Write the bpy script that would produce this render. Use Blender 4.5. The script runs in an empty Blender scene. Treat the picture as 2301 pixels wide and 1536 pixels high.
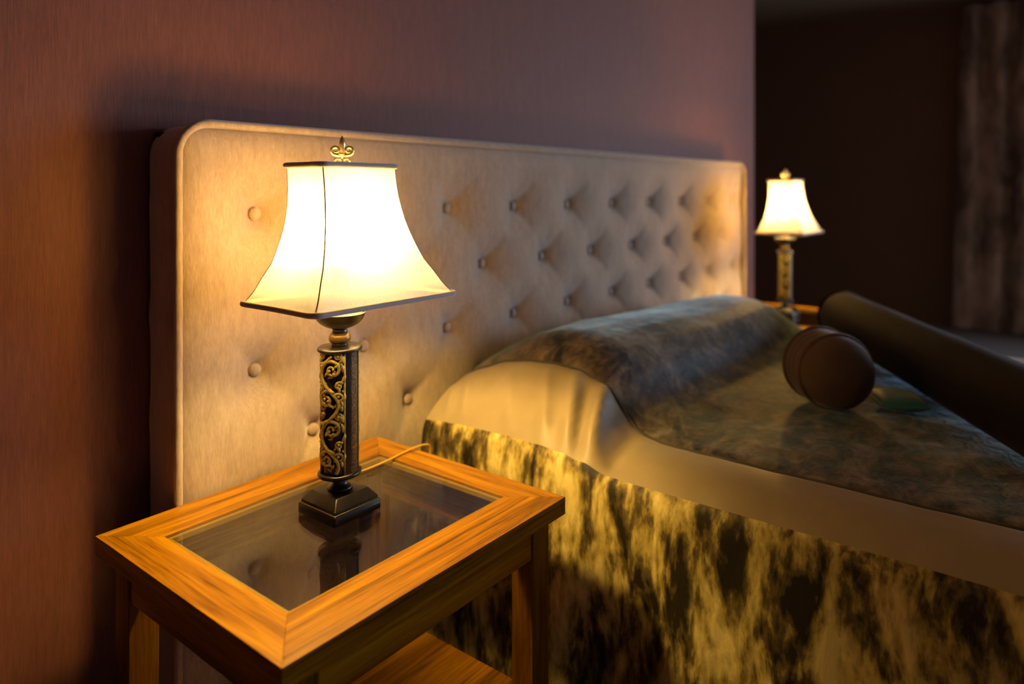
import bpy, bmesh, math, random
from mathutils import Vector, Matrix, noise
random.seed(7)
PI = math.pi
scene = bpy.context.scene
col = scene.collection

# ------------------------------------------------------------------ camera, world, light, exposure
cam_d = bpy.data.cameras.new('camera')
cam = bpy.data.objects.new('camera', cam_d); col.objects.link(cam)
cam_d.sensor_fit = 'HORIZONTAL'; cam_d.sensor_width = 36.0
cam_d.lens = 1600.0/2301.0*36.0
cam_d.shift_y = -(768.0-426.0)/2301.0
cam_d.clip_start = 0.02; cam_d.clip_end = 60
cam.location = (-0.5833, -1.1585, 1.07)
cam.rotation_euler = (PI/2, 0, math.atan2(0.6188, 0.7855)-PI/2)
cam_d.dof.use_dof = True
cam_d.dof.focus_distance = 1.10
cam_d.dof.aperture_fstop = 1.9
cam_d.dof.aperture_blades = 0
scene.camera = cam

world = bpy.data.worlds.new('world'); scene.world = world
world.use_nodes = True
bg = world.node_tree.nodes['Background']
bg.inputs['Color'].default_value = (0.75, 0.72, 0.9, 1)
bg.inputs['Strength'].default_value = 0.24

win_d = bpy.data.lights.new('window_daylight', 'AREA')
win_d.shape = 'RECTANGLE'; win_d.size = 3.2; win_d.size_y = 1.7
win_d.color = (0.68, 0.80, 1.0); win_d.energy = 185
win = bpy.data.objects.new('window_daylight', win_d); col.objects.link(win)
win.location = (5.85, -4.1, 1.40); win.rotation_euler = (PI/2, 0, PI/2)   # window in the right wall, past the curtain

vs = scene.view_settings
vs.view_transform = 'Standard'; vs.look = 'None'; vs.exposure = 0.15; vs.gamma = 1.0
vs.use_curve_mapping = False
scene.cycles.max_bounces = 8; scene.cycles.diffuse_bounces = 3; scene.cycles.glossy_bounces = 3
scene.cycles.caustics_reflective = False

BULB = 660.0
BULB_COL = (1.0, 0.615, 0.155)

# ------------------------------------------------------------------ mesh helpers
class MB:
    def __init__(s): s.v = []; s.f = []
    def add(s, vs, fs):
        n = len(s.v); s.v += [tuple(p) for p in vs]; s.f += [tuple(i+n for i in f) for f in fs]
        return s
    def box(s, x0, x1, y0, y1, z0, z1):
        return s.add([(x0,y0,z0),(x1,y0,z0),(x1,y1,z0),(x0,y1,z0),(x0,y0,z1),(x1,y0,z1),(x1,y1,z1),(x0,y1,z1)],
                     [(3,2,1,0),(4,5,6,7),(0,1,5,4),(1,2,6,5),(2,3,7,6),(3,0,4,7)])
    def prism(s, poly, z0, z1):
        n = len(poly)
        vs = [(p[0],p[1],z0) for p in poly]+[(p[0],p[1],z1) for p in poly]
        fs = [tuple(reversed(range(n))), tuple(range(n,2*n))]
        fs += [(i,(i+1)%n,n+(i+1)%n,n+i) for i in range(n)]
        return s.add(vs, fs)
    def lathe(s, prof, seg=40, cx=0, cy=0, sx=1, sy=1):
        vs = []; fs = []; m = len(prof)
        for (r,z) in prof:
            for k in range(seg):
                a = 2*PI*k/seg
                vs.append((cx+r*math.cos(a)*sx, cy+r*math.sin(a)*sy, z))
        for i in range(m-1):
            for k in range(seg):
                k2 = (k+1)%seg
                fs.append((i*seg+k, i*seg+k2, (i+1)*seg+k2, (i+1)*seg+k))
        if prof[0][0] > 1e-6: fs.append(tuple(reversed(range(seg))))
        if prof[-1][0] > 1e-6: fs.append(tuple((m-1)*seg+k for k in range(seg)))
        return s.add(vs, fs)
    def tube(s, pts, r, seg=8, closed=False, up=None):
        pts = [Vector(p) for p in pts]; n = len(pts)
        rad = r if isinstance(r, (list, tuple)) else [r]*n
        vs = []; fs = []; prev = None
        for i in range(n):
            if closed: t = pts[(i+1)%n]-pts[i-1]
            else: t = pts[min(i+1,n-1)]-pts[max(i-1,0)]
            if t.length < 1e-9: t = Vector((0,0,1))
            t.normalize()
            if prev is None:
                u = Vector((0,0,1)) if abs(t.z) < .9 else Vector((1,0,0))
                a = (u-t*u.dot(t)).normalized()
            else:
                a = prev-t*prev.dot(t)
                a = a.normalized() if a.length > 1e-6 else prev
            prev = a; b = t.cross(a)
            for k in range(seg):
                q = 2*PI*k/seg
                vs.append(pts[i]+(a*math.cos(q)+b*math.sin(q))*rad[i])
        m = n if closed else n-1
        for i in range(m):
            j = (i+1)%n
            for k in range(seg):
                k2 = (k+1)%seg
                fs.append((i*seg+k, i*seg+k2, j*seg+k2, j*seg+k))
        if not closed:
            fs.append(tuple(reversed(range(seg)))); fs.append(tuple((n-1)*seg+k for k in range(seg)))
        return s.add(vs, fs)
    def ball(s, c, rx, ry=None, rz=None, M=None, seg=10, rings=7):
        ry = ry or rx; rz = rz or rx
        vs = []; fs = []
        for i in range(1, rings):
            th = PI*i/rings
            for k in range(seg):
                a = 2*PI*k/seg
                p = Vector((rx*math.sin(th)*math.cos(a), ry*math.sin(th)*math.sin(a), rz*math.cos(th)))
                if M is not None: p = M @ p
                vs.append(Vector(c)+p)
        top = Vector((0,0,rz)); bot = Vector((0,0,-rz))
        if M is not None: top = M@top; bot = M@bot
        vs.append(Vector(c)+top); vs.append(Vector(c)+bot)
        T = len(vs)-2; B = len(vs)-1
        for i in range(rings-2):
            for k in range(seg):
                k2 = (k+1)%seg
                fs.append((i*seg+k, (i+1)*seg+k, (i+1)*seg+k2, i*seg+k2))
        for k in range(seg):
            k2 = (k+1)%seg
            fs.append((T, k, k2)); fs.append((B, (rings-2)*seg+k2, (rings-2)*seg+k))
        return s.add(vs, fs)
    def grid(s, nu, nv, fn):
        vs = [fn(i/(nu-1), j/(nv-1)) for j in range(nv) for i in range(nu)]
        fs = [(j*nu+i, j*nu+i+1, (j+1)*nu+i+1, (j+1)*nu+i) for j in range(nv-1) for i in range(nu-1)]
        return s.add(vs, fs)
    def build(s, name, mat, parent=None, smooth=False, bevel=0, seg=2, sharp=None):
        me = bpy.data.meshes.new(name)
        me.from_pydata(s.v, [], s.f); me.update()
        if smooth:
            me.polygons.foreach_set('use_smooth', [True]*len(me.polygons))
            if sharp is not None:
                try: me.set_sharp_from_angle(angle=math.radians(sharp))
                except Exception: pass
        me.materials.append(mat)
        o = bpy.data.objects.new(name, me); col.objects.link(o)
        if parent is not None: o.parent = parent
        if bevel:
            m = o.modifiers.new('bevel', 'BEVEL'); m.width = bevel; m.segments = seg; m.limit_method = 'ANGLE'
            me.polygons.foreach_set('use_smooth', [True]*len(me.polygons))
            m.harden_normals = True
        return o

def thing(name, label, cat, loc=(0,0,0), rz=0, group=None):
    o = bpy.data.objects.new(name, None); col.objects.link(o)
    o.location = loc; o.rotation_euler = (0,0,rz); o.empty_display_size = .05
    tag(o, label, cat, group); return o
def tag(o, label, cat, group=None):
    o['label'] = label; o['category'] = cat
    if group: o['group'] = group
    return o
def structure(o, label=None):
    o['kind'] = 'structure'
    if label: o['label'] = label
    return o
def dup(root, loc, rz, label, group=None):
    r = root.copy(); col.objects.link(r); r.location = loc; r.rotation_euler = (0,0,rz); r['label'] = label
    if group: r['group'] = group
    for ch in list(root.children):
        c = ch.copy(); col.objects.link(c); c.parent = r
        for g in list(ch.children):
            d = g.copy(); col.objects.link(d); d.parent = c
    return r
def smooth(a, b, x):
    t = max(0.0, min(1.0, (x-a)/(b-a))); return t*t*(3-2*t)
def lerp_tab(tab, x):
    if x <= tab[0][0]: return tab[0][1]
    for (a, p), (b, q) in zip(tab, tab[1:]):
        if x <= b: return p+(q-p)*smooth(a, b, x) if False else p+(q-p)*(x-a)/(b-a)
    return tab[-1][1]

# ------------------------------------------------------------------ materials
def mat(name):
    m = bpy.data.materials.new(name); m.use_nodes = True
    nt = m.node_tree; b = nt.nodes['Principled BSDF']
    return m, nt, b
def N(nt, t, **kw):
    n = nt.nodes.new(t)
    for k, v in kw.items(): setattr(n, k, v)
    return n
def ramp(nt, fac, stops, interp='LINEAR'):
    r = N(nt, 'ShaderNodeValToRGB'); r.color_ramp.interpolation = interp
    e = r.color_ramp.elements
    while len(e) < len(stops): e.new(0.5)
    for el, (p, c) in zip(e, stops): el.position = p; el.color = (c[0], c[1], c[2], 1)
    nt.links.new(fac, r.inputs['Fac']); return r.outputs['Color']
def coords(nt, scale, rot=(0,0,0), kind='Object'):
    tc = N(nt, 'ShaderNodeTexCoord'); mp = N(nt, 'ShaderNodeMapping')
    mp.inputs['Scale'].default_value = scale; mp.inputs['Rotation'].default_value = rot
    nt.links.new(tc.outputs[kind], mp.inputs['Vector']); return mp.outputs['Vector']
def noise_tex(nt, vec, scale, detail=4, rough=.5, dist=0):
    n = N(nt, 'ShaderNodeTexNoise'); n.inputs['Scale'].default_value = scale
    n.inputs['Detail'].default_value = detail; n.inputs['Roughness'].default_value = rough
    n.inputs['Distortion'].default_value = dist
    nt.links.new(vec, n.inputs['Vector']); return n.outputs['Fac']
def bump(nt, b, h, strength, dist):
    n = N(nt, 'ShaderNodeBump'); n.inputs['Strength'].default_value = strength; n.inputs['Distance'].default_value = dist
    nt.links.new(h, n.inputs['Height']); nt.links.new(n.outputs['Normal'], b.inputs['Normal']); return n
def mixc(nt, fac, a, c, blend='MIX'):
    m = N(nt, 'ShaderNodeMix', data_type='RGBA', blend_type=blend)
    for sock, v in ((m.inputs[0], fac), (m.inputs[6], a), (m.inputs[7], c)):
        if isinstance(v, (int, float)): sock.default_value = v
        elif isinstance(v, tuple): sock.default_value = (v[0], v[1], v[2], 1)
        else: nt.links.new(v, sock)
    return m.outputs[2]
def simple(name, c, rough=.5, metal=0, sheen=0, spec=.5):
    m, nt, b = mat(name)
    b.inputs['Base Color'].default_value = (*c, 1); b.inputs['Roughness'].default_value = rough
    b.inputs['Metallic'].default_value = metal; b.inputs['Specular IOR Level'].default_value = spec
    if sheen:
        b.inputs['Sheen Weight'].default_value = sheen; b.inputs['Sheen Roughness'].default_value = .4
    return m

def wallpaper():
    m, nt, b = mat('mauve_wallpaper')
    v = coords(nt, (420, 420, 30)); n = noise_tex(nt, v, 1.0, 3, .6)
    v2 = coords(nt, (60, 60, 6)); n2 = noise_tex(nt, v2, 1.0, 3, .5)
    c = ramp(nt, n, [(.3, (.156,.058,.043)), (.7, (.236,.089,.066))])
    c = mixc(nt, .25, c, ramp(nt, n2, [(.3, (.160,.061,.046)), (.7, (.226,.086,.064))]))
    nt.links.new(c, b.inputs['Base Color']); b.inputs['Roughness'].default_value = .62
    b.inputs['Specular IOR Level'].default_value = .3
    bump(nt, b, n, .35, .0012)
    return m

def velvet_headboard():
    m, nt, b = mat('taupe_velvet')
    v = coords(nt, (1, 1, .42)); n = noise_tex(nt, v, 7.0, 5, .6, .6)
    vf = coords(nt, (520, 520, 70)); nf = noise_tex(nt, vf, 1.0, 3, .6)
    vm = coords(nt, (90, 90, 22), (0, .25, 0)); nm = noise_tex(nt, vm, 1.0, 4, .65)
    c = ramp(nt, n, [(.30, (.30,.225,.165)), (.52, (.42,.33,.25)), (.72, (.52,.425,.34))])
    c = mixc(nt, .55, c, ramp(nt, nm, [(.30, (.28,.205,.145)), (.65, (.54,.44,.35))]))
    c = mixc(nt, .45, c, ramp(nt, nf, [(.3, (.32,.245,.18)), (.7, (.56,.455,.36))]))
    nt.links.new(c, b.inputs['Base Color']); b.inputs['Roughness'].default_value = .75
    b.inputs['Specular IOR Level'].default_value = .15
    b.inputs['Sheen Weight'].default_value = 1.0; b.inputs['Sheen Roughness'].default_value = .38
    b.inputs['Sheen Tint'].default_value = (.95, .93, 1.0, 1)
    mx = N(nt, 'ShaderNodeMath', operation='ADD'); nt.links.new(nf, mx.inputs[0]); nt.links.new(nm, mx.inputs[1])
    bump(nt, b, mx.outputs[0], .35, .0012)
    return m

def crushed(name, stops, scale, stretch, sheen=.6, dist=1.2, fine=60., rough=.55, tint=(.9,.95,1.0)):
    m, nt, b = mat(name)
    v = coords(nt, stretch); n = noise_tex(nt, v, scale, 5, .58, dist)
    n2 = noise_tex(nt, coords(nt, (stretch[0], stretch[1], stretch[2])), scale*3.2, 4, .6, dist*.7)
    mx = N(nt, 'ShaderNodeMath', operation='MULTIPLY_ADD'); mx.inputs[1].default_value = .42
    nt.links.new(n2, mx.inputs[0]); nt.links.new(n, mx.inputs[2])
    sb = N(nt, 'ShaderNodeMath', operation='SUBTRACT'); sb.inputs[1].default_value = .21
    nt.links.new(mx.outputs[0], sb.inputs[0])
    c = ramp(nt, sb.outputs[0], stops)
    nt.links.new(c, b.inputs['Base Color']); b.inputs['Roughness'].default_value = rough
    b.inputs['Specular IOR Level'].default_value = .25
    b.inputs['Sheen Weight'].default_value = sheen; b.inputs['Sheen Roughness'].default_value = .3
    b.inputs['Sheen Tint'].default_value = (*tint, 1)
    bump(nt, b, sb.outputs[0], .6, .006)
    return m

def wood(name, axis, tone=1.0, rough=.36):
    m, nt, b = mat(name)
    st = [22, 22, 22]; st[axis] = 1.3
    wv = coords(nt, tuple(st)); n = noise_tex(nt, wv, 1.0, 6, .62, 1.6)
    st2 = [240, 240, 240]; st2[axis] = 9
    n2 = noise_tex(nt, coords(nt, tuple(st2)), 1.0, 3, .6, .2)
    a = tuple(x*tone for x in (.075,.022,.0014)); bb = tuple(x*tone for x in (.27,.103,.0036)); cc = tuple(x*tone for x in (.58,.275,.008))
    c = ramp(nt, n, [(.35, a), (.48, bb), (.66, cc)])
    c = mixc(nt, .35, c, ramp(nt, n2, [(.32, a), (.62, cc)]))
    nt.links.new(c, b.inputs['Base Color']); b.inputs['Roughness'].default_value = rough
    b.inputs['Specular IOR Level'].default_value = .25
    b.inputs['Specular Tint'].default_value = (1.0, .72, .35, 1)
    b.inputs['Coat Weight'].default_value = .05; b.inputs['Coat Roughness'].default_value = .2
    bump(nt, b, n2, .06, .0006)
    return m

def glass():
    m = bpy.data.materials.new('clear_table_glass'); m.use_nodes = True
    nt = m.node_tree; nt.nodes.clear()
    out = N(nt, 'ShaderNodeOutputMaterial'); mix = N(nt, 'ShaderNodeMixShader')
    tr = N(nt, 'ShaderNodeBsdfTransparent'); tr.inputs['Color'].default_value = (.90, .90, .86, 1)
    gl = N(nt, 'ShaderNodeBsdfGlossy'); gl.inputs['Roughness'].default_value = .02
    gl.inputs['Color'].default_value = (1, 1, 1, 1)
    # Schlick reflectance that is the same on both faces of the thin pane
    ge = N(nt, 'ShaderNodeNewGeometry'); dt = N(nt, 'ShaderNodeVectorMath', operation='DOT_PRODUCT')
    nt.links.new(ge.outputs['Incoming'], dt.inputs[0]); nt.links.new(ge.outputs['Normal'], dt.inputs[1])
    ab = N(nt, 'ShaderNodeMath', operation='ABSOLUTE'); nt.links.new(dt.outputs['Value'], ab.inputs[0])
    om = N(nt, 'ShaderNodeMath', operation='SUBTRACT'); om.inputs[0].default_value = 1.0; nt.links.new(ab.outputs[0], om.inputs[1])
    pw = N(nt, 'ShaderNodeMath', operation='POWER'); nt.links.new(om.outputs[0], pw.inputs[0]); pw.inputs[1].default_value = 5.0
    ma = N(nt, 'ShaderNodeMath', operation='MULTIPLY_ADD'); nt.links.new(pw.outputs[0], ma.inputs[0]); ma.inputs[1].default_value = .93; ma.inputs[2].default_value = .07
    nt.links.new(ma.outputs[0], mix.inputs[0]); nt.links.new(tr.outputs[0], mix.inputs[1]); nt.links.new(gl.outputs[0], mix.inputs[2])
    nt.links.new(mix.outputs[0], out.inputs[0]); return m

def shade_cloth():
    m = bpy.data.materials.new('cream_shade_cloth'); m.use_nodes = True
    nt = m.node_tree; nt.nodes.clear()
    out = N(nt, 'ShaderNodeOutputMaterial'); mix = N(nt, 'ShaderNodeMixShader'); mix.inputs[0].default_value = .155
    n = noise_tex(nt, coords(nt, (300, 300, 25)), 1.0, 3, .6)
    c = ramp(nt, n, [(.3, (.57,.60,.73)), (.7, (.67,.70,.84))])
    d = N(nt, 'ShaderNodeBsdfDiffuse'); t = N(nt, 'ShaderNodeBsdfTranslucent')
    nt.links.new(c, d.inputs['Color']); nt.links.new(c, t.inputs['Color'])
    nt.links.new(d.outputs[0], mix.inputs[1]); nt.links.new(t.outputs[0], mix.inputs[2])
    tr = N(nt, 'ShaderNodeBsdfTransparent'); tr.inputs['Color'].default_value = (1.0, .755, .32, 1)
    mix2 = N(nt, 'ShaderNodeMixShader'); mix2.inputs[0].default_value = .11     # open weave lets some light straight through
    nt.links.new(mix.outputs[0], mix2.inputs[1]); nt.links.new(tr.outputs[0], mix2.inputs[2])
    nt.links.new(mix2.outputs[0], out.inputs[0]); return m

def bulb_mat():
    m = bpy.data.materials.new('lit_bulb'); m.use_nodes = True
    nt = m.node_tree; nt.nodes.clear()
    out = N(nt, 'ShaderNodeOutputMaterial'); e = N(nt, 'ShaderNodeEmission')
    e.inputs['Color'].default_value = (*BULB_COL, 1); e.inputs['Strength'].default_value = BULB
    nt.links.new(e.outputs[0], out.inputs[0]); return m

def aged_gold():
    m, nt, b = mat('aged_gold')
    n = noise_tex(nt, coords(nt, (1,1,1)), 160, 3, .6)
    c = ramp(nt, n, [(.28, (.22,.16,.03)), (.48, (.58,.45,.10)), (.72, (.74,.60,.17))])
    nt.links.new(c, b.inputs['Base Color']); b.inputs['Metallic'].default_value = .15; b.inputs['Roughness'].default_value = .42
    return m
def speckled_bronze():
    m, nt, b = mat('speckled_bronze')
    n = noise_tex(nt, coords(nt, (1,1,.5)), 520, 2, .6)
    c = ramp(nt, n, [(.45, (.016,.010,.006)), (.62, (.22,.13,.04))])
    nt.links.new(c, b.inputs['Base Color']); b.inputs['Metallic'].default_value = .3; b.inputs['Roughness'].default_value = .45
    bump(nt, b, n, .5, .001)
    return m
def dark_bronze():
    m, nt, b = mat('dark_bronze')
    n = noise_tex(nt, coords(nt, (1,1,1)), 45, 5, .7)
    c = ramp(nt, n, [(.5, (.012,.009,.007)), (.74, (.035,.022,.011)), (.84, (.16,.10,.04))])
    nt.links.new(c, b.inputs['Base Color']); b.inputs['Roughness'].default_value = .28
    b.inputs['Specular IOR Level'].default_value = .55
    return m

M_wall = wallpaper(); M_velvet = velvet_headboard()
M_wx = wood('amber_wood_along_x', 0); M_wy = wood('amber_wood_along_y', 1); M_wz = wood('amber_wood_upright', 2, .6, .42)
M_glass = glass(); M_shade = shade_cloth(); M_bulb = bulb_mat()
M_gold = aged_gold(); M_speck = speckled_bronze(); M_bronze = dark_bronze()
M_brass = simple('brass', (.80,.60,.30), .28, .9)
M_wire = simple('gold_wire_edge', (.50,.36,.12), .45, .35)
M_bead = simple('gilt_bead', (.62,.44,.10), .38, .2)
M_beadgold = simple('brown_gold', (.22,.125,.03), .32, .5)
M_cord = simple('amber_cord', (.62,.38,.06), .35)
M_trim = simple('grey_brown_trim', (.58,.48,.45), .8, 0, .8)
M_seam = simple('brown_seam', (.20,.13,.06), .8)
M_cream = simple('cream_enamel', (.80,.74,.62), .45)
M_black = simple('black_lacquer', (.010,.008,.007), .3)
M_drop = crushed('olive_crushed_velvet', [(.36,(.018,.013,.006)), (.45,(.13,.095,.028)), (.54,(.46,.36,.10)), (.66,(.82,.68,.25))], 12.5, (1.5,1.5,.55), .3, .35, tint=(.8,.75,.85))
M_field = crushed('grey_crushed_velvet', [(.36,(.022,.019,.016)), (.46,(.085,.064,.047)), (.58,(.20,.150,.108)), (.70,(.33,.27,.21))], 11.0, (1.0,1.6,1.0), 1.0, .8, tint=(.55,.85,1.0))
def satin():
    m, nt, b = mat('beige_satin')
    n = noise_tex(nt, coords(nt, (1,1,1)), 9, 4, .5)
    nt.links.new(ramp(nt, n, [(.3, (.325,.255,.145)), (.7, (.39,.31,.19))]), b.inputs['Base Color'])
    b.inputs['Roughness'].default_value = .45; b.inputs['Specular IOR Level'].default_value = .35
    b.inputs['Sheen Weight'].default_value = .4; b.inputs['Sheen Roughness'].default_value = .35
    return m
M_satin = satin()
M_seamcord = simple('dark_piping', (.05,.045,.04), .7, 0, .4)
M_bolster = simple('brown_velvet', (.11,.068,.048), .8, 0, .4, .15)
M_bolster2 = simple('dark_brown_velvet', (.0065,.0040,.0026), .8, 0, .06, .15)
M_teal = simple('teal_satin', (.020,.19,.23), .5, 0, .5)
M_dark = simple('dark_brown_wall_paint', (.16,.082,.050), .75, 0, 0, .15)
M_ceil = simple('tan_ceiling_paint', (.30,.20,.12), .8)
M_floor = simple('dark_carpet', (.06,.04,.032), .95, 0, .2)
M_curt = crushed('taupe_curtain_velvet', [(.34,(.12,.078,.056)), (.5,(.28,.195,.145)), (.68,(.45,.325,.25))], 3.0, (1,2.2,.8), .4, .6, tint=(.9,.85,.9))

# ------------------------------------------------------------------ the room
WY = 0.125     # face of the headboard wall
structure(MB().box(-4, 6.1, -6, 2.6, -.1, 0).build('floor', M_floor))
structure(MB().box(-4, 6.1, -6, 2.6, 2.5, 2.6).build('ceiling', M_ceil))
structure(MB().box(-4, 3.05, WY, WY+.18, 0, 2.5).build('wall_back', M_wall))
structure(MB().box(-2.6, -2.45, -6, WY, 0, 2.5).build('wall_left', M_wall))
structure(MB().box(5.9, 6.05, -2.3, 2.6, 0, 2.5).build('wall_right', M_dark))
structure(MB().box(3.05, 5.9, 2.45, 2.6, 0, 2.5).build('wall_alcove', M_dark))

# ------------------------------------------------------------------ headboard
HX0, HX1, HZ0, HZ1, HR, HT = 0.0, 2.585, 0.03, 1.183, 0.055, 0.103
BROWS = [(1.0255, .163, 10), (.880, .2925, 9), (.7345, .163, 10), (.590, .2925, 9), (.4455, .163, 10), (.301, .2925, 9)]
BSTEP = .2595
buttons = [(x0+BSTEP*k, z) for (z, x0, n) in BROWS for k in range(n)]
def rounded(x, z):
    for cx, s in ((HX0+HR, -1), (HX1-HR, 1)):
        a = (x-cx)*s; b = z-(HZ1-HR)
        if a > 0 and b > 0:
            a, b = a/HR, b/HR
            return cx+s*HR*a*math.sqrt(1-b*b/2), HZ1-HR+HR*b*math.sqrt(1-a*a/2)
    return x, z
def tuft(x, z):
    # pillowed relief, metres proud (+) or sunk (-)
    d = 0.0
    for bx, bz in buttons:
        dx = x-bx; dz = z-bz
        if abs(dx) > .22 or abs(dz) > .24: continue
        r2 = dx*dx+dz*dz
        d -= .008*math.exp(-r2/.0006) + .026*math.exp(-r2/.0048)
        # soft pleats running diagonally from button to button
        for sx in (-1, 1):
            for sz in (-1, 1):
                L = math.hypot(BSTEP/2, .1445); ux, uz = sx*BSTEP/2/L, sz*.1445/L
                t = dx*ux+dz*uz; q = abs(-dx*uz+dz*ux)
                if 0 < t < L*.5: d -= .0070*math.exp(-(q/.012)**2)*(1-t/(L*.5))**.7
        # vertical gather under and over each button
        d -= .0020*math.exp(-(dx/.012)**2)*math.exp(-abs(dz)/.05)
    e = min(x-HX0, HX1-x, HZ1-z)
    d -= .020*math.exp(-max(e,0)/.018)
    d += .0016*noise.noise(Vector((x*9, 1.7, z*6)))
    return d
hb = thing('headboard', 'wide taupe velvet headboard with button tufting and corded edge behind the bed', 'headboard')
def hb_front(u, v):
    x = HX0+(HX1-HX0)*u; z = HZ0+(HZ1-HZ0)*v
    X, Z = rounded(x, z)
    return (X, .004-tuft(x, z), Z)
MB().grid(371, 166, hb_front).build('front_panel', M_velvet, hb, smooth=True)
path = [(HX0, HZ0)]
for k in range(9):
    a = PI - PI/2*k/8; path.append((HX0+HR+HR*math.cos(a), HZ1-HR+HR*math.sin(a)))
for k in range(9):
    a = PI/2 - PI/2*k/8; path.append((HX1-HR+HR*math.cos(a), HZ1-HR+HR*math.sin(a)))
path.append((HX1, HZ0))
dense = []
for (a, b), (c, d) in zip(path, path[1:]):
    n = max(1, int(math.hypot(c-a, d-b)/.02))
    dense += [(a+(c-a)*k/n, b+(d-b)*k/n) for k in range(n)]
dense.append(path[-1])
mb = MB(); ny = 7; vs = []; fs = []
for i, (x, z) in enumerate(dense):
    for j in range(ny):
        y = .006+(HT-.006)*j/(ny-1)
        w = .0022*noise.noise(Vector((x*3, y*14, z*22)))
        nx = -1 if x < .06 and z < HZ1-HR else (1 if x > HX1-.06 and z < HZ1-HR else 0)
        vs.append((x+nx*w, y, z+(w if nx == 0 else 0)))
for i in range(len(dense)-1):
    for j in range(ny-1):
        a = i*ny+j; fs.append((a, a+1, a+ny+1, a+ny))
mb.add(vs, fs).build('side_border', M_velvet, hb, smooth=True)
MB().tube([(x, .004+.0008*math.sin(i*2.1), z) for i, (x, z) in enumerate(dense)], .0074, 8).build('piping', M_velvet, hb, smooth=True)
MB().box(.012, HX1-.012, HT-.01, HT+.008, .04, HZ1-.012).build('back_board', M_black, hb)
bm_btn = None
for bx, bz in buttons:
    dpt = tuft(bx, bz)
    if bm_btn is None:
        b = MB().lathe([(0,.0042),(.005,.0038),(.009,.0028),(.0113,.0008),(.0122,-.002),(.0118,-.005)], 20)
        b.v = [(x, -z, y) for (x, y, z) in b.v]; b.f = [tuple(f) for f in b.f]
        o = b.build('button', M_velvet, hb, smooth=True); bm_btn = o
    else:
        o = bm_btn.copy(); col.objects.link(o); o.parent = hb
    o.location = (bx, .004-dpt-.0015, bz)

# ------------------------------------------------------------------ nightstand (origin: centre of its footprint)
TX0, TX1, TY0, TY1, ZT = -.1305, .4205, -.483, -.004, .55
TCX, TCY = (TX0+TX1)/2, (TY0+TY1)/2
def make_nightstand(label):
    t = thing('nightstand', label, 'nightstand', (TCX, TCY, 0))
    hx, hy = (TX1-TX0)/2, (TY1-TY0)/2
    ix, iy = hx-.064, hy-.083
    th = .029
    LO = ZT-th
    def rail(name, poly, m):
        MB().prism(poly, LO, ZT).build(name, m, t, bevel=.0007)
    g = .00005
    rail('front_rail', [(-hx+g,-hy),(hx-g,-hy),(ix-g,-iy),(-ix+g,-iy)], M_wx)
    rail('back_rail', [(hx-g,hy),(-hx+g,hy),(-ix+g,iy),(ix-g,iy)], M_wx)
    rail('side_rail', [(-hx,hy-g),(-hx,-hy+g),(-ix,-iy+g),(-ix,iy-g)], M_wy)
    rail('side_rail', [(hx,-hy+g),(hx,hy-g),(ix,iy-g),(ix,-iy+g)], M_wy)
    # gilt rebate that carries the glass
    w = .0075; gp = .0008; zt = ZT-.0045; zb = ZT-.012
    bd = MB()
    bd.box(-ix+gp, ix-gp, -iy+gp, -iy+w, zb, zt); bd.box(-ix+gp, ix-gp, iy-w, iy-gp, zb, zt)
    bd.box(-ix+gp, -ix+w, -iy+w, iy-w, zb, zt); bd.box(ix-w, ix-gp, -iy+w, iy-w, zb, zt)
    bd.build('glass_rebate', M_bead, t)
    MB().box(-ix+.0012, ix-.0012, -iy+.0012, iy-.0012, ZT-.0043, ZT-.0003).build('glass_pane', M_glass, t)
    ins, lw, ab = .020, .045, .462
    for sx in (-1, 1):
        for sy in (-1, 1):
            cx, cy = sx*(hx-ins-lw/2), sy*(hy-ins-lw/2)
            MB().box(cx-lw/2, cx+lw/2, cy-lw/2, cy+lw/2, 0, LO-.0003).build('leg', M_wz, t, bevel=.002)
    at = .020; lx = hx-ins-lw; ly = hy-ins-lw; off = .003
    MB().box(-lx, lx, -hy+ins+off, -hy+ins+off+at, ab, LO-.0003).build('front_apron', M_wx, t, bevel=.001)
    MB().box(-lx, lx, hy-ins-off-at, hy-ins-off, ab, LO-.0003).build('back_apron', M_wx, t, bevel=.001)
    MB().box(-hx+ins+off, -hx+ins+off+at, -ly, ly, ab, LO-.0003).build('side_apron', M_wy, t, bevel=.001)
    MB().box(hx-ins-off-at, hx-ins-off, -ly, ly, ab, LO-.0003).build('side_apron', M_wy, t, bevel=.001)
    MB().prism([(-lx,-hy+ins+.002),(lx,-hy+ins+.002),(lx,-ly),(hx-ins-.002,-ly),(hx-ins-.002,ly),(lx,ly),(lx,hy-ins-.002),
                (-lx,hy-ins-.002),(-lx,ly),(-hx+ins+.002,ly),(-hx+ins+.002,-ly),(-lx,-ly)], .193, .213).build('lower_shelf', M_wx, t, bevel=.001)
    return t
ns = make_nightstand('amber wooden nightstand with glass top in the foreground under the larger lamp')
dup(ns, (2.585-TCX, TCY, 0), 0, 'far wooden nightstand beyond the bed under the small blurred lamp', 'bedside tables')
ns['group'] = 'bedside tables'

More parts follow.
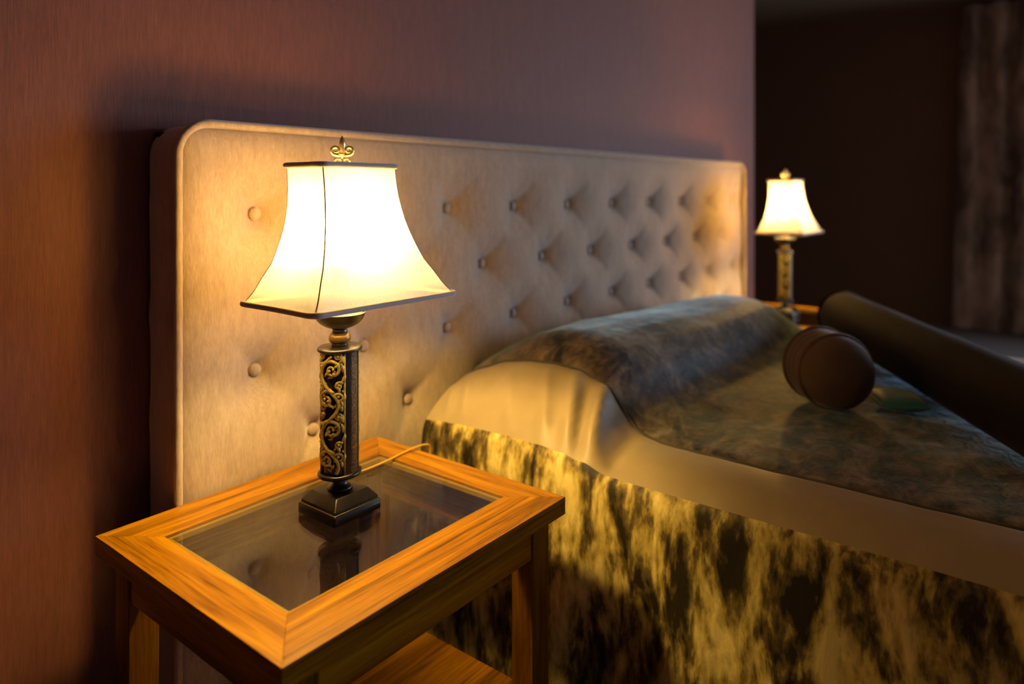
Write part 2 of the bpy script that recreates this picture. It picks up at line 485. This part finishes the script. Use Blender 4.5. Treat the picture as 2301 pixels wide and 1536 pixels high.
# ------------------------------------------------------------------ table lamp
LX, LY = .153, -.222
def make_lamp(label):
    t = thing('table_lamp', label, 'lamp', (LX, LY, ZT), 0, 'matching bedside lamps')
    # --- foot
    h = .047
    def rrect(a, b, r, n=4):
        out = []
        for (cx, cy, a0) in ((a-r, b-r, 0), (-a+r, b-r, PI/2), (-a+r, -b+r, PI), (a-r, -b+r, 1.5*PI)):
            for k in range(n+1):
                q = a0+PI/2*k/n; out.append((cx+r*math.cos(q), cy+r*math.sin(q)))
        return out
    def stack(levels, n=4):
        b = MB(); m = None; vs = []; fs = []
        for (a, bb, r, z) in levels:
            p = rrect(a, bb, r, n); m = len(p); vs += [(x, y, z) for x, y in p]
        for i in range(len(levels)-1):
            for k in range(m):
                k2 = (k+1)%m; fs.append((i*m+k, i*m+k2, (i+1)*m+k2, (i+1)*m+k))
        fs.append(tuple(reversed(range(m)))); fs.append(tuple((len(levels)-1)*m+k for k in range(m)))
        return b.add(vs, fs)
    ft = stack([(h-.001,h-.001,.002,0),(h,h,.003,.0015),(h,h,.003,.0150),(h-.0015,h-.0015,.003,.0170),(h-.003,h-.003,.003,.0176)])
    foot = ft.build('foot', M_bronze, t, smooth=True, sharp=40)
    u = h-.0035
    stack([(u,u,.002,.0176),(u,u,.002,.0215),(u-.002,u-.002,.002,.0240),(u-.0105,u-.0105,.002,.0345),(u-.012,u-.012,.002,.0355)]).build('foot_step', M_bronze, t, smooth=True, sharp=28)
    e = rrect(h-.0008, h-.0008, .003); MB().tube([(x, y, .0172) for x, y in e], .0004, 6, closed=True).build('worn_gold_edge', M_wire, foot, smooth=True)
    MB().lathe([(.020,.0355),(.0205,.038),(.0185,.0405),(.0150,.0425),(.0130,.0455),(.0118,.050),(.0115,.0545),(.0125,.0585)], 32).build('neck', M_bronze, t, smooth=True)
    # --- column
    SX, SY = 1.05, .95
    MB().lathe([(.0125,.0575),(.031,.0578),(.0342,.0595),(.0350,.0620),(.0342,.0645),(.0305,.0662)], 48, sx=SX, sy=SY).build('lower_disc', M_bronze, t, smooth=True, sharp=60)
    R = .0265
    Z0, Z1 = .0655, .2605
    core = MB().lathe([(R,Z0),(R,Z1)], 64, sx=SX, sy=SY).build('column_core', M_black, t, smooth=True, sharp=60)
    def arcp(a, r, z): return (r*math.cos(a)*SX, r*math.sin(a)*SY, z)
    TW = math.radians(21)
    for c0 in (PI/2+TW, 1.5*PI+TW):     # plain black strips with a speckled field between them
        for off in (-.52, .52):
            a0, a1 = c0+off-.185, c0+off+.185
            b = MB(); n = 6; vs = []; fs = []
            for k in range(n+1):
                a = a0+(a1-a0)*k/n
                for r, z in ((R-.001,Z0),(R+.0032,Z0),(R+.0032,Z1),(R-.001,Z1)): vs.append(arcp(a, r, z))
            for k in range(n):
                for q in range(4): fs.append((k*4+q, k*4+(q+1)%4, (k+1)*4+(q+1)%4, (k+1)*4+q))
            fs.append((0,1,2,3)); fs.append((n*4+3,n*4+2,n*4+1,n*4))
            b.add(vs, fs).build('black_strip', M_black, t, smooth=True, sharp=40)
        b = MB(); vs = []; fs = []; n = 8
        for k in range(n+1):
            a = c0-.335+.67*k/n
            for r, z in ((R-.001,Z0),(R+.0022,Z0),(R+.0022,Z1),(R-.001,Z1)): vs.append(arcp(a, r, z))
        for k in range(n):
            for q in range(4): fs.append((k*4+q, k*4+(q+1)%4, (k+1)*4+(q+1)%4, (k+1)*4+q))
        b.add(vs, fs).build('speckled_strip', M_speck, t, smooth=True, sharp=40)
    # carved scroll work on the two broad faces: s = arc length across the face, z up
    RP = R+.0022
    def wrap(c0, s, z, lift=0.0):
        return arcp(c0+s/RP, RP+lift, z)
    W = .0240
    for c0 in (PI+TW, TW):
        b = MB()
        def stroke(pts, r0, r1, lift=.0012, seg=6):
            n = len(pts)
            b.tube([wrap(c0, s, z, lift) for s, z in pts], [r0+(r1-r0)*k/(n-1) for k in range(n)], seg)
        def spiral(cs, cz, r0, r1, a0, turns, sgn, w0=.0032, w1=.0017):
            n = 30; P = []
            for k in range(n):
                q = k/(n-1); r = r0+(r1-r0)*q**.75; a = a0+sgn*2*PI*turns*q
                P.append((cs+r*math.cos(a), cz+r*math.sin(a)))
            stroke(P, w0, w1, .0014)
            b.ball(wrap(c0, P[-1][0], P[-1][1], .0022), .0026, seg=8, rings=6)
        def leaf(s, z, ang, L, wd, lift=.0016):
            pts = []; rr = []
            for k in range(7):
                q = k/6; pts.append(wrap(c0, s+L*q*math.cos(ang)+.12*L*math.sin(PI*q)*math.sin(ang), z+L*q*math.sin(ang)-.12*L*math.sin(PI*q)*math.cos(ang), lift))
                rr.append(max(.0005, wd*math.sin(PI*(.12+.86*q))**.8))
            b.tube(pts, rr, 6)
        # main vine
        P = []
        for k in range(90):
            z = Z0+.004+(Z1-Z0-.008)*k/89
            P.append((.0150*math.sin((z-Z0)/.0975*2*PI+.6), z))
        stroke(P, .0028, .0026, .0018)
        for i in range(4):
            zc = Z0+.026+i*.0475; sg = 1 if i % 2 == 0 else -1
            cs = sg*-.0045
            spiral(cs, zc, .0165, .0030, PI/2*(1 if sg > 0 else 1)-sg*.9, 1.35, sg)
            leaf(cs-sg*.004, zc+.004, PI/2+sg*.7, .012, .0029)
            leaf(cs+sg*.003, zc-.004, -PI/2+sg*.9, .011, .0028)
            b.ball(wrap(c0, cs+.004*sg, zc-.002, .002), .0030, seg=8, rings=6)
            b.ball(wrap(c0, cs-.003*sg, zc-.006, .002), .0027, seg=8, rings=6)
            # small companion curls and leaves filling the field
            for q in (-1, 1):
                s2 = sg*.0172*q; z2 = zc+.0220
                spiral(s2*.9, z2, .0066, .0018, PI*(.2 if q > 0 else .8), 1.2, q*sg, .0025, .0015)
                leaf(s2*.95, z2-.010, PI/2+q*.5, .012, .0030)
                if i < 3: leaf(s2*1.15, z2+.007, PI/2-q*.35, .013, .0030)
                leaf(s2*1.2, zc-.004, PI/2-q*.2, .015, .0027)
                b.ball(wrap(c0, s2*1.22, zc+.013, .0016), .0020, seg=8, rings=6)
            spiral(sg*.0150, zc+.003, .0082, .0022, PI/2+sg*1.2, 1.15, -sg, .0026, .0015)
            leaf(sg*.0200, zc-.012, PI/2+sg*.3, .012, .0028)
            leaf(-sg*.0200, zc+.012, PI/2-sg*.4, .012, .0028)
        rnd = random.Random(3)
        for k in range(46):      # small leaves and berries in the gaps, lying a little deeper
            s_ = rnd.uniform(-W*.9, W*.9); z_ = rnd.uniform(Z0+.006, Z1-.016)
            if k % 3 == 0: b.ball(wrap(c0, s_, z_, .0004), .0020, seg=7, rings=5)
            else: leaf(s_, z_, rnd.uniform(0, 2*PI), rnd.uniform(.006, .010), .0020, .0004)
        for s in (-W, W): stroke([(s, Z0), (s, (Z0+Z1)/2), (s, Z1)], .0017, .0017, .0004)
        b.build('carved_scrollwork', M_gold, t, smooth=True)
    MB().lathe([(.0300,.2585),(.0345,.2600),(.0358,.2625),(.0350,.2650),(.0325,.2666),(.0140,.2672)], 48, sx=SX, sy=SY).build('upper_disc', M_bronze, t, smooth=True, sharp=50)
    MB().lathe([(.0128,.2668),(.0132,.2700),(.0125,.2722)], 32).build('stem_ring', M_bronze, t, smooth=True)
    MB().lathe([(.0120,.2715),(.0150,.2728),(.0174,.2765),(.0180,.2800),(.0172,.2838),(.0150,.2868),(.0122,.2882)], 36).build('bead', M_beadgold, t, smooth=True)
    MB().lathe([(.0118,.2878),(.0122,.2915),(.0112,.2935),(.0135,.2955),(.0230,.2985),(.0315,.3035),(.0375,.3105),(.0405,.3180),(.0410,.3205),(.0398,.3210),(.0388,.3180)], 44).build('bowl', M_bronze, t, smooth=True, sharp=60)
    MB().lathe([(.0388,.3185),(.0300,.3165),(.0140,.3160),(.0120,.3200)], 40).build('bowl_lining', M_cream, t, smooth=True)
    MB().lathe([(.0125,.3160),(.0125,.385),(.0150,.388),(.0150,.398),(.0100,.402)], 28).build('socket', M_brass, t, smooth=True, sharp=50)
    MB().lathe([(.0100,.402),(.0140,.412),(.0225,.428),(.0275,.446),(.0270,.463),(.0210,.478),(.0110,.487),(0,.4895)], 20).build('bulb', M_bulb, t, smooth=True)
    # --- shade: flared rectangular bell, hung a little askew
    prof = [(0,1.0),(.05,.935),(.10,.885),(.17,.828),(.28,.727),(.36,.68),(.44,.637),(.52,.600),(.60,.570),(.68,.548),(.75,.533),(.84,.521),(.92,.516),(1,.514)]
    ZB, ZS = .3435, .5575
    A, B = .146, .0945
    def ring(q, grow=0.0, n=6):
        k = lerp_tab(prof, q)
        a, bq = A*k+grow, B*k+grow
        ox = .0175+(.0045-.0175)*q; oy = -.013+(0+.013)*q
        r = .012*k+.003
        out = []
        c4 = ((a-r, bq-r, 0), (-a+r, bq-r, PI/2), (-a+r, -bq+r, PI), (a-r, -bq+r, 1.5*PI))
        for ci, (cx, cy, a0) in enumerate(c4):
            for j in range(n+1):
                t_ = a0+PI/2*j/n; out.append((ox+cx+r*math.cos(t_), oy+cy+r*math.sin(t_)))
            nx = c4[(ci+1)%4]; x0, y0 = cx+r*math.cos(a0+PI/2), cy+r*math.sin(a0+PI/2)
            x1, y1 = nx[0]+r*math.cos(nx[2]), nx[1]+r*math.sin(nx[2])
            for j in range(1, 10):
                f = j/10; sag = .0022*math.sin(PI*f)*(1-q*.3)   # cloth pulls in between the ribs
                dx, dy = x1-x0, y1-y0; L = math.hypot(dx, dy); nxn, nyn = -dy/L, dx/L
                out.append((ox+x0+dx*f+nxn*sag, oy+y0+dy*f+nyn*sag))
        return [(x, y, ZB+(ZS-ZB)*q) for x, y in out]
    b = MB(); nq = 34; vs = []; fs = []
    for i in range(nq): vs += ring(i/(nq-1))
    m = len(vs)//nq
    for i in range(nq-1):
        for k in range(m):
            k2 = (k+1)%m; fs.append((i*m+k, i*m+k2, (i+1)*m+k2, (i+1)*m+k))
    sh = b.add(vs, fs).build('shade', M_shade, t, smooth=True)
    MB().tube(ring(0, .0008), .0047, 8, closed=True).build('bottom_trim', M_trim, sh, smooth=True)
    MB().tube([(x, y, z+.001) for x, y, z in ring(1, .0012)], .0046, 8, closed=True).build('top_trim', M_trim, sh, smooth=True)
    per = m//4
    for ci in range(4):
        idx = ci*per+3
        MB().tube([Vector(ring(i/30)[idx]) for i in range(31)], .0011, 6).build('seam', M_seam, sh, smooth=True)
    # wire carrier in the mouth of the shade, and the finial standing on it
    rt = ring(.985); ctr = (.0048, 0, ZS-.004)
    b = MB()
    for ci in range(4):
        p = rt[ci*per+3]; b.tube([ctr, (p[0], p[1], ZS-.004)], .0012, 6)
    b.lathe([(.010,ZS-.0055),(.010,ZS-.0025)], 20, ctr[0], ctr[1]); b.build('shade_carrier', M_brass, sh, smooth=True, sharp=40)
    fx, fy, fz = ctr[0], ctr[1], ZS-.003
    f = MB(); aw = math.atan2(.78, -.62)-PI/2 + PI   # the flower faces the room
    ux, uy = math.cos(aw-PI/2+PI/2), math.sin(aw-PI/2+PI/2)
    ux, uy = .785, -.619
    def fp(s, z, d=0): return (fx+s*ux+d*uy, fy+s*uy-d*ux, fz+z)
    f.lathe([(.0075,fz),(.0078,fz+.004),(.0040,fz+.007),(.0028,fz+.016)], 18, fx, fy)
    f.tube([fp(0,.014),fp(0,.022),fp(0,.030),fp(0,.038),fp(0,.045),fp(0,.0505),fp(0,.0535)], [.0024,.0030,.0044,.0056,.0046,.0024,.0004], 10)
    f.ball(fp(0,.0235,0), .0068, .0042, .0026, seg=12)
    for sg in (-1, 1):
        P = []; n = 26
        for k in range(n):
            q = k/(n-1); a = -PI/2+2*PI*1.28*q; r = .0072-.0052*q
            P.append(fp(sg*(.0105+r*math.cos(a)*1.0), .0295+r*math.sin(a)))
        f.tube([fp(sg*.001,.020), fp(sg*.005,.0215)]+P, [.0022,.0028]+[.0030-.0010*k/25 for k in range(26)], 8)
        Q = []
        for k in range(14):
            q = k/13; a = PI*.9-2*PI*.8*q; r = .0048-.003*q
            Q.append(fp(sg*(.0082+r*math.cos(a)), .0120+r*math.sin(a)))
        f.tube([fp(sg*.001,.019)]+Q, [.0020]+[.0024-.0007*k/13 for k in range(14)], 7)
    f.build('finial', M_brass, t, smooth=True)
    # flex
    pts = [(.030,.046,.006),(.055,.066,.0032),(.096,.0890,.0030),(.138,.0895,.0030),(.183,.0912,.0030),(.225,.0965,.0032),(.255,.0945,.0060),(.287,.090,.0050),(.2975,.090,-.012),(.2990,.092,-.10),(.299,.11,-.28)]
    cv = []
    V = [Vector(p) for p in pts]
    for i in range(len(V)-1):
        p0, p1, p2, p3 = V[max(i-1,0)], V[i], V[i+1], V[min(i+2,len(V)-1)]
        for k in range(6):
            s = k/6
            cv.append(.5*((2*p1)+(p2-p0)*s+(2*p0-5*p1+4*p2-p3)*s*s+(3*p1-p0-3*p2+p3)*s**3))
    cv.append(V[-1])
    MB().tube(cv, .0022, 8).build('power_cord', M_cord, t, smooth=True)
    return t
lamp = make_lamp('large lit table lamp with carved gold column and flared cream shade in front')
dup(lamp, (2.585-LX, LY, ZT), 0, 'small blurred lit table lamp beyond the far end of the headboard')

# ------------------------------------------------------------------ bed
BX0, BX1, BY0, BY1 = .540, 2.050, -2.05, -.030
BW = .150          # satin band
def hump(x, y):
    py = lerp_tab([(-.60,0),(-.53,.02),(-.50,.07),(-.465,.24),(-.43,.56),(-.39,.82),(-.34,.955),(-.28,1.0),(-.21,.97),(-.14,.87),(-.07,.66),(-.02,.45)], y)
    wob = .012*math.sin(x*5.0)
    py = lerp_tab([(-.60,0),(-.53,.02),(-.50,.07),(-.465,.24),(-.43,.56),(-.39,.82),(-.34,.955),(-.28,1.0),(-.21,.97),(-.14,.87),(-.07,.66),(-.02,.45)], y+wob)
    hx = smooth(BX0-.045, BX0+.30, x)**.62
    hr = 1-smooth(BX1-.34, BX1+.02, x)
    top = lerp_tab([(.5,.165),(1.05,.165),(1.30,.150),(1.6,.150),(2.0,.125)], x)
    return top*py*hx*hr
def wrinkle(x, y):
    w = 0.0
    # gathers where the band turns round the end of the pillow
    for (xa, ya, xb, yb, A, s) in ((.545,-.450,.710,-.400,.034,.016),(.545,-.400,.690,-.335,.021,.013),(.545,-.345,.680,-.265,.013,.013),(.545,-.425,.68,-.37,-.012,.009),
                                   (.545,-.26,.66,-.17,.008,.014),(.55,-.13,.66,-.06,.011,.011),(.545,-.09,.63,-.03,.010,.009),(.545,-.490,.70,-.475,-.016,.016)):
        dx, dy = xb-xa, yb-ya; L2 = dx*dx+dy*dy
        t = max(0, min(1, ((x-xa)*dx+(y-ya)*dy)/L2))
        d = math.hypot(x-xa-t*dx, y-ya-t*dy)
        w += A*math.exp(-(d/s)**2)*math.sin(PI*(.2+.8*t))
    w += .0035*noise.noise(Vector((x*7, y*5, 0)))+.0012*noise.noise(Vector((x*23, y*19, 3)))
    return w
def top_z(x, y):
    e = min(x-BX0, BX1-x)
    z = .548+.030*(1-math.exp(-max(e,0)/.045))
    # padded band, then a shallow groove at its seam
    z += .004*math.exp(-((e-.075)/.05)**2)-.005*math.exp(-((e-BW)/.010)**2)
    return z+hump(x, y)+wrinkle(x, y)*smooth(-.01, .03, e)
bed = thing('bedspread', 'crushed velvet bedspread with beige satin band draped over the bed and pillows', 'bedspread')
def ys(v): return BY1+(BY0-BY1)*(v**1.35)
ND = 210
def strip(xa, xb, nx):
    return lambda u, v: (xa+(xb-xa)*u, ys(v), top_z(xa+(xb-xa)*u, ys(v)))
def seam_wave(y): return .006*math.sin(y*9+.5)
MB().grid(28, ND, lambda u, v: (lambda x, y: (x, y, top_z(x, y)))(BX0+BW*u, ys(v))).build('satin_band', M_satin, bed, smooth=True)
MB().grid(28, ND, lambda u, v: (lambda x, y: (x, y, top_z(x, y)))(BX1-BW+BW*u, ys(v))).build('satin_band', M_satin, bed, smooth=True)
MB().grid(110, ND, strip(BX0+BW, BX1-BW, 110)).build('velvet_top', M_field, bed, smooth=True)
for xs in (BX0+BW, BX1-BW):
    P = [(xs, ys(k/90), top_z(xs, ys(k/90))+.0015) for k in range(91)]
    MB().tube(P, .0032, 6).build('seam_piping', M_seamcord, bed, smooth=True)
def drop(side):
    def fn(u, v):
        y = ys(u); q = v
        xe = BX0 if side < 0 else BX1
        ze = top_z(xe, y)
        z = ze-(ze-.015)*q
        # rounds over the edge, then hangs in shallow folds
        out = .014*(1-math.exp(-q/.035))
        fold = (.010*math.sin(y*17+1.0)+.008*math.sin(y*31+2)+.012*noise.noise(Vector((y*5, q*2, 7))))*smooth(.05, .7, q)
        fine = .0025*noise.noise(Vector((y*34, q*9, 2)))*smooth(0, .08, q)
        return (xe+side*(out+fold+fine+.012*q), y, z)
    return fn
MB().grid(ND, 60, drop(-1)).build('velvet_side_drop', M_drop, bed, smooth=True)
MB().grid(ND, 60, drop(1)).build('velvet_side_drop', M_drop, bed, smooth=True)
MB().grid(60, 24, lambda u, v: (BX0+(BX1-BX0)*u, BY0-.014*(1-math.exp(-v/.05))-.01*math.sin(u*22)*v, top_z(BX0+(BX1-BX0)*u, BY0)*(1-v)+.015*v)).build('velvet_foot_drop', M_drop, bed, smooth=True)

# bolsters and the teal cushion lying on the bed
def bolster(name, label, c0, c1, r, m, tassel=False):
    a, b = Vector(c0), Vector(c1); L = (b-a).length; d = (b-a).normalized()
    t = thing(name, label, 'bolster', (a.x, a.y, a.z-r))
    sd = Vector((0,0,1)).cross(d).normalized(); up = d.cross(sd)
    prof = [(0,-.006),(.30,-.004),(.62,.0),(.86,.010),(.965,.028),(1.0,.055)]
    rows = [(p*r, q) for p, q in prof]+[(r*(1+.006*math.sin(k*1.3)), .055+(L-.11)*k/14) for k in range(1, 14)]+[(p*r, L-q) for p, q in reversed(prof)]
    seg = 36; vs = []; fs = []
    for i, (rr, s) in enumerate(rows):
        for k in range(seg):
            q = 2*PI*k/seg
            rz = rr*(1+.025*noise.noise(Vector((math.cos(q)*2, math.sin(q)*2, s*9))))
            p = d*s+sd*math.cos(q)*rz+up*math.sin(q)*rz+Vector((0,0,r))
            if p.z < .004: p.z = .004
            vs.append(p)
    for i in range(len(rows)-1):
        for k in range(seg):
            k2 = (k+1)%seg; fs.append((i*seg+k, i*seg+k2, (i+1)*seg+k2, (i+1)*seg+k))
    MB().add(vs, fs).build('cover', m, t, smooth=True)
    for s in (.045, L-.045):
        P = [d*s+sd*math.cos(2*PI*k/36)*r*1.0+up*math.sin(2*PI*k/36)*r*1.0+Vector((0,0,r)) for k in range(36)]
        for p in P: p.z = max(p.z, .006)
        MB().tube(P, .0045, 6, closed=True).build('end_piping', m, t, smooth=True)
    return t
bolster('bolster_cushion', 'short round brown bolster on the bed with its end facing the camera', (1.0755,-.772,.664), (1.205,-.662,.664), .083, M_bolster)
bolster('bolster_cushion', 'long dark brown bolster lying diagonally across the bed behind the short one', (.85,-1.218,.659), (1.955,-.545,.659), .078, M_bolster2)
tc = thing('small_cushion', 'small teal satin cushion tucked between the two bolsters', 'cushion', (1.20,-.850,.581), .5)
def cush(sgn):
    def fn(u, v):
        a, b = u*2-1, v*2-1
        h = max(0, (1-abs(a)**2.6))*max(0, (1-abs(b)**2.6))
        return (a*.065*(1-.06*b*b), b*.050*(1-.06*a*a), .020+sgn*.019*h**.55)
    return fn
MB().grid(20, 20, cush(1)).grid(20, 20, cush(-1)).build('cover', M_teal, tc, smooth=True)
P = []
for k in range(48):
    q = 2*PI*k/48; c, s = math.cos(q), math.sin(q)
    m_ = max(abs(c), abs(s)); P.append((.064*c/m_*(1-.06*(s/m_)**2), .049*s/m_*(1-.06*(c/m_)**2), .020))
MB().tube(P, .0022, 6, closed=True).build('piping', M_teal, tc, smooth=True)

# ------------------------------------------------------------------ curtain by the far wall
def curtain(u, v):
    y = -.50-2.0*u; z = .02+2.44*v
    w = y*2*PI/.17
    amp = .050*(.55+.45*v)*(.8+.35*noise.noise(Vector((y*3, 0, 1))))
    x = 5.79+amp*math.sin(w+.6*math.sin(y*7))+.012*noise.noise(Vector((y*9, z*1.5, 4)))
    return (x, y+.06*(1-v)*(1-u)+.012*math.cos(w), z)
ct = MB().grid(260, 22, curtain).build('curtain', M_curt, None, smooth=True)
tag(ct, 'long taupe velvet curtain hanging in folds at the far dark wall', 'curtain')
